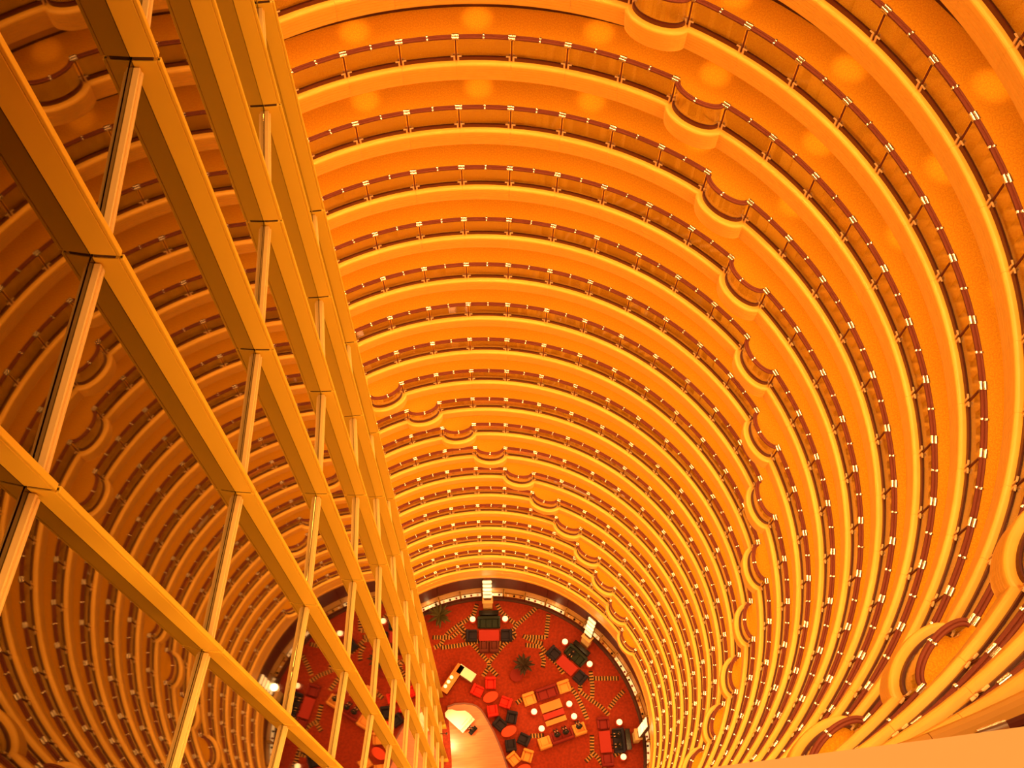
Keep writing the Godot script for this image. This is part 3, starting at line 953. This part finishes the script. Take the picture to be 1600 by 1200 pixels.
func make_piano() -> void:
	var y := FLOOR_Y + 0.28
	var o := thing("grand_piano", "white grand piano standing on the stage", "piano", Vector3(-1.75, y, -2.3), 0.75)
	var plan := [Vector2(-0.75, 0.0), Vector2(0.75, 0.0), Vector2(0.75, -0.45), Vector2(0.68, -0.8), Vector2(0.42, -1.05), Vector2(0.2, -1.3), Vector2(0.05, -1.65), Vector2(-0.2, -1.9), Vector2(-0.55, -1.9), Vector2(-0.75, -1.65)]
	part("case", prism(plan, 0.66, 0.96), M.white_lacquer, o)
	var lid := []
	for p in plan:
		lid.append(Vector2(p.x * 1.02, p.y * 1.01 - 0.14 if p.y == 0.0 else p.y * 1.01))
	part("lid", prism(lid, 0.965, 0.99), M.white_lacquer, o)
	part("key_slip", boxmesh(Vector3(1.5, 0.12, 0.28), 0.02, Vector3(0, 0.7, 0.13)), M.white_lacquer, o)
	var kb := part("keyboard", boxmesh(Vector3(1.24, 0.03, 0.16), 0.005, Vector3(0, 0.775, 0.13)), M.white_lacquer, o)
	var bk := boxmesh(Vector3(0.015, 0.015, 0.09), 0.002)
	for k in 36:
		if k % 7 in [2, 6]:
			continue
		part("black_key", bk, M.black_lacquer, kb, Vector3(-0.6 + 1.2 * k / 35.0, 0.797, 0.095))
	part("music_desk", boxmesh(Vector3(0.7, 0.24, 0.02), 0.005, Vector3(0, 1.11, -0.2)), M.white_lacquer, o)
	for p in [Vector2(-0.6, -0.2), Vector2(0.6, -0.2), Vector2(-0.4, -1.6)]:
		part("leg", lathemesh([Vector2(0, 0.66), Vector2(0.07, 0.66), Vector2(0.045, 0.1), Vector2(0.05, 0), Vector2(0, 0)], 12), M.white_lacquer, o, Vector3(p.x, 0, p.y))
	var q := Basis(Vector3.UP, 0.75) * Vector3(0, 0, 0.72) + Vector3(-1.75, y, -2.3)
	var b := thing("piano_bench", "black padded bench before the white piano", "bench", q, 0.75)
	part("seat_cushion", boxmesh(Vector3(0.8, 0.09, 0.36), 0.03, Vector3(0, 0.455, 0)), M.black_cloth, b)
	part("frame", boxmesh(Vector3(0.76, 0.05, 0.32), 0.01, Vector3(0, 0.39, 0)), M.black_lacquer, b)
	var leg := boxmesh(Vector3(0.05, 0.37, 0.05), 0.008, Vector3(0, 0.185, 0))
	for sx in [-1, 1]:
		for sz in [-1, 1]:
			part("leg", leg, M.black_lacquer, b, Vector3(sx * 0.34, 0, sz * 0.12))

# ---------------------------------------------------------------- people: one smooth body from tapered bones
func cone_d(p: Vector3, a: Vector3, b: Vector3, ra: float, rb: float) -> float:
	var ab := b - a
	var t := clampf((p - a).dot(ab) / ab.length_squared(), 0.0, 1.0)
	return p.distance_to(a + ab * t) - lerpf(ra, rb, t)

func body_mesh(bones: Array, lo: Vector3, hi: Vector3, cell: float, soft: float) -> ArrayMesh:
	var nx := int((hi.x - lo.x) / cell) + 1
	var ny := int((hi.y - lo.y) / cell) + 1
	var nz := int((hi.z - lo.z) / cell) + 1
	var f := PackedFloat32Array()
	f.resize((nx + 1) * (ny + 1) * (nz + 1))
	var id := func(i: int, j: int, k: int) -> int: return (i * (ny + 1) + j) * (nz + 1) + k
	for i in nx + 1:
		for j in ny + 1:
			for k in nz + 1:
				var p := lo + Vector3(i, j, k) * cell
				var d := 10.0
				for b in bones:
					var e := cone_d(p, b[0], b[1], b[2], b[3])
					var h := clampf(0.5 + 0.5 * (d - e) / soft, 0.0, 1.0)
					d = lerpf(d, e, h) - soft * h * (1.0 - h)
				f[id.call(i, j, k)] = d
	var vert := {}
	var pts := {}
	for i in nx:
		for j in ny:
			for k in nz:
				var sum := Vector3.ZERO
				var cnt := 0
				for e in [[0, 0, 0, 1, 0, 0], [0, 1, 0, 1, 1, 0], [0, 0, 1, 1, 0, 1], [0, 1, 1, 1, 1, 1], [0, 0, 0, 0, 1, 0], [1, 0, 0, 1, 1, 0], [0, 0, 1, 0, 1, 1], [1, 0, 1, 1, 1, 1], [0, 0, 0, 0, 0, 1], [1, 0, 0, 1, 0, 1], [0, 1, 0, 0, 1, 1], [1, 1, 0, 1, 1, 1]]:
					var u: float = f[id.call(i + e[0], j + e[1], k + e[2])]
					var v: float = f[id.call(i + e[3], j + e[4], k + e[5])]
					if (u < 0.0) != (v < 0.0):
						sum += Vector3(e[0], e[1], e[2]).lerp(Vector3(e[3], e[4], e[5]), u / (u - v))
						cnt += 1
				if cnt > 0:
					pts[id.call(i, j, k)] = lo + (Vector3(i, j, k) + sum / cnt) * cell
	var st := fresh(true)
	for i in range(1, nx):
		for j in range(1, ny):
			for k in range(1, nz):
				var u: float = f[id.call(i, j, k)]
				for ax in 3:
					var s := [i, j, k]
					s[ax] += 1
					var v: float = f[id.call(s[0], s[1], s[2])]
					if (u < 0.0) == (v < 0.0):
						continue
					var a1 := [0, 0, 0]
					var a2 := [0, 0, 0]
					a1[(ax + 1) % 3] = 1
					a2[(ax + 2) % 3] = 1
					var q := []
					for w in [[1, 1], [0, 1], [0, 0], [1, 0]]:
						q.append(pts.get(id.call(i - a1[0] * w[0] - a2[0] * w[1], j - a1[1] * w[0] - a2[1] * w[1], k - a1[2] * w[0] - a2[2] * w[1]), Vector3.ZERO))
					if u < 0.0:
						quad(st, q[3], q[2], q[1], q[0])
					else:
						quad(st, q[0], q[1], q[2], q[3])
	st.index()
	st.generate_normals()
	return st.commit()

func make_people() -> void:
	# seated, facing +z, hips above the origin at seat height 0.48
	var hip := Vector3(0, 0.56, 0)
	var torso := [[hip + Vector3(-0.09, 0, 0), hip + Vector3(0.09, 0, 0), 0.13, 0.13], [hip, Vector3(0, 0.95, -0.05), 0.15, 0.16], [Vector3(-0.16, 1.02, -0.05), Vector3(0.16, 1.02, -0.05), 0.075, 0.075], [Vector3(0, 1.02, -0.05), Vector3(0, 1.14, -0.03), 0.06, 0.052]]
	for s in [-1.0, 1.0]:
		torso.append([Vector3(0.09 * s, 0.55, 0.02), Vector3(0.12 * s, 0.54, 0.46), 0.095, 0.065])
		torso.append([Vector3(0.12 * s, 0.54, 0.46), Vector3(0.12 * s, 0.1, 0.5), 0.062, 0.042])
		torso.append([Vector3(0.12 * s, 0.06, 0.47), Vector3(0.13 * s, 0.05, 0.63), 0.045, 0.035])
		torso.append([Vector3(0.2 * s, 1.0, -0.05), Vector3(0.25 * s, 0.74, 0.06), 0.055, 0.045])
		torso.append([Vector3(0.25 * s, 0.74, 0.06), Vector3(0.12 * s, 0.68, 0.27), 0.042, 0.03])
	var body := body_mesh(torso, Vector3(-0.4, -0.02, -0.28), Vector3(0.4, 1.2, 0.74), 0.032, 0.04)
	var head := body_mesh([[Vector3(0, 1.13, -0.03), Vector3(0, 1.2, -0.02), 0.05, 0.05], [Vector3(0, 1.27, -0.02), Vector3(0, 1.23, 0.01), 0.095, 0.075], [Vector3(0, 1.245, 0.08), Vector3(0, 1.225, 0.1), 0.014, 0.018], [Vector3(-0.09, 1.25, -0.01), Vector3(-0.09, 1.22, -0.01), 0.02, 0.014], [Vector3(0.09, 1.25, -0.01), Vector3(0.09, 1.22, -0.01), 0.02, 0.014]], Vector3(-0.16, 1.06, -0.18), Vector3(0.16, 1.42, 0.16), 0.016, 0.012)
	var hair := body_mesh([[Vector3(0, 1.3, -0.04), Vector3(0, 1.24, -0.06), 0.1, 0.085]], Vector3(-0.16, 1.1, -0.2), Vector3(0.16, 1.44, 0.12), 0.02, 0.01)
	var hand_b := []
	for s in [-1.0, 1.0]:
		var w := Vector3(0.12 * s, 0.67, 0.27)
		hand_b.append([w, w + Vector3(-0.01 * s, -0.01, 0.07), 0.026, 0.03])
		for k in 4:
			var o := w + Vector3((-0.03 + 0.02 * k) * s, -0.01, 0.085)
			hand_b.append([o, o + Vector3(0, -0.03, 0.055 + 0.008 * (1 if k in [1, 2] else 0)), 0.0095, 0.008])
		hand_b.append([w + Vector3(-0.03 * s, 0, 0.02), w + Vector3(-0.06 * s, -0.01, 0.065), 0.011, 0.009])
	var hands := body_mesh(hand_b, Vector3(-0.24, 0.58, 0.2), Vector3(0.24, 0.74, 0.46), 0.009, 0.006)
	var turn := 0.24
	var piano_q := Basis(Vector3.UP, 0.75) * Vector3(0, 0, 0.74) + Vector3(-1.75, 0, -2.3)
	var c2 := TH0 + (COL_N[1] + 0.05) * DTH
	var c3 := TH0 + (COL_N[2] + 0.05) * DTH
	var s2 := pol(10.8, c2) + Vector3(cos(c2), 0, sin(c2)) * -0.3
	var s3 := pol(10.8, c3)
	var who := [[Vector2(5.72, -0.78), turn + PI, "person in black seated on the guests' sofa, stage end", 0.0], [Vector2(6.45, -0.95), turn + PI, "person in black seated on the guests' sofa, wall end", 0.0], [Vector2(7.6, -1.3), turn + PI, "person in black seated in a cream armchair", 0.0],
		[Vector2(s2.x, s2.z), -c2, "person in black seated on the sofa at the second lamp column", 0.0], [Vector2(s3.x + 0.0, s3.z - 0.45), -c3, "person in black seated on the navy sofa, nearer the wall lamp", 0.0], [Vector2(s3.x, s3.z + 0.4), -c3, "person in black seated on the navy sofa, nearer the brown chairs", 0.0],
		[Vector2(piano_q.x, piano_q.z), 0.75 + PI, "pianist in black seated at the white piano", 0.28]]
	for p in who:
		var o := thing("person", p[2], "person", Vector3(p[0].x, FLOOR_Y + p[3], p[0].y), p[1], "seated guests" if p[3] == 0.0 else "")
		part("clothed_body", body, M.black_cloth, o)
		part("head", head, M.skin, o)
		part("hair", hair, M.hair, o)
		part("hands", hands, M.skin, o)
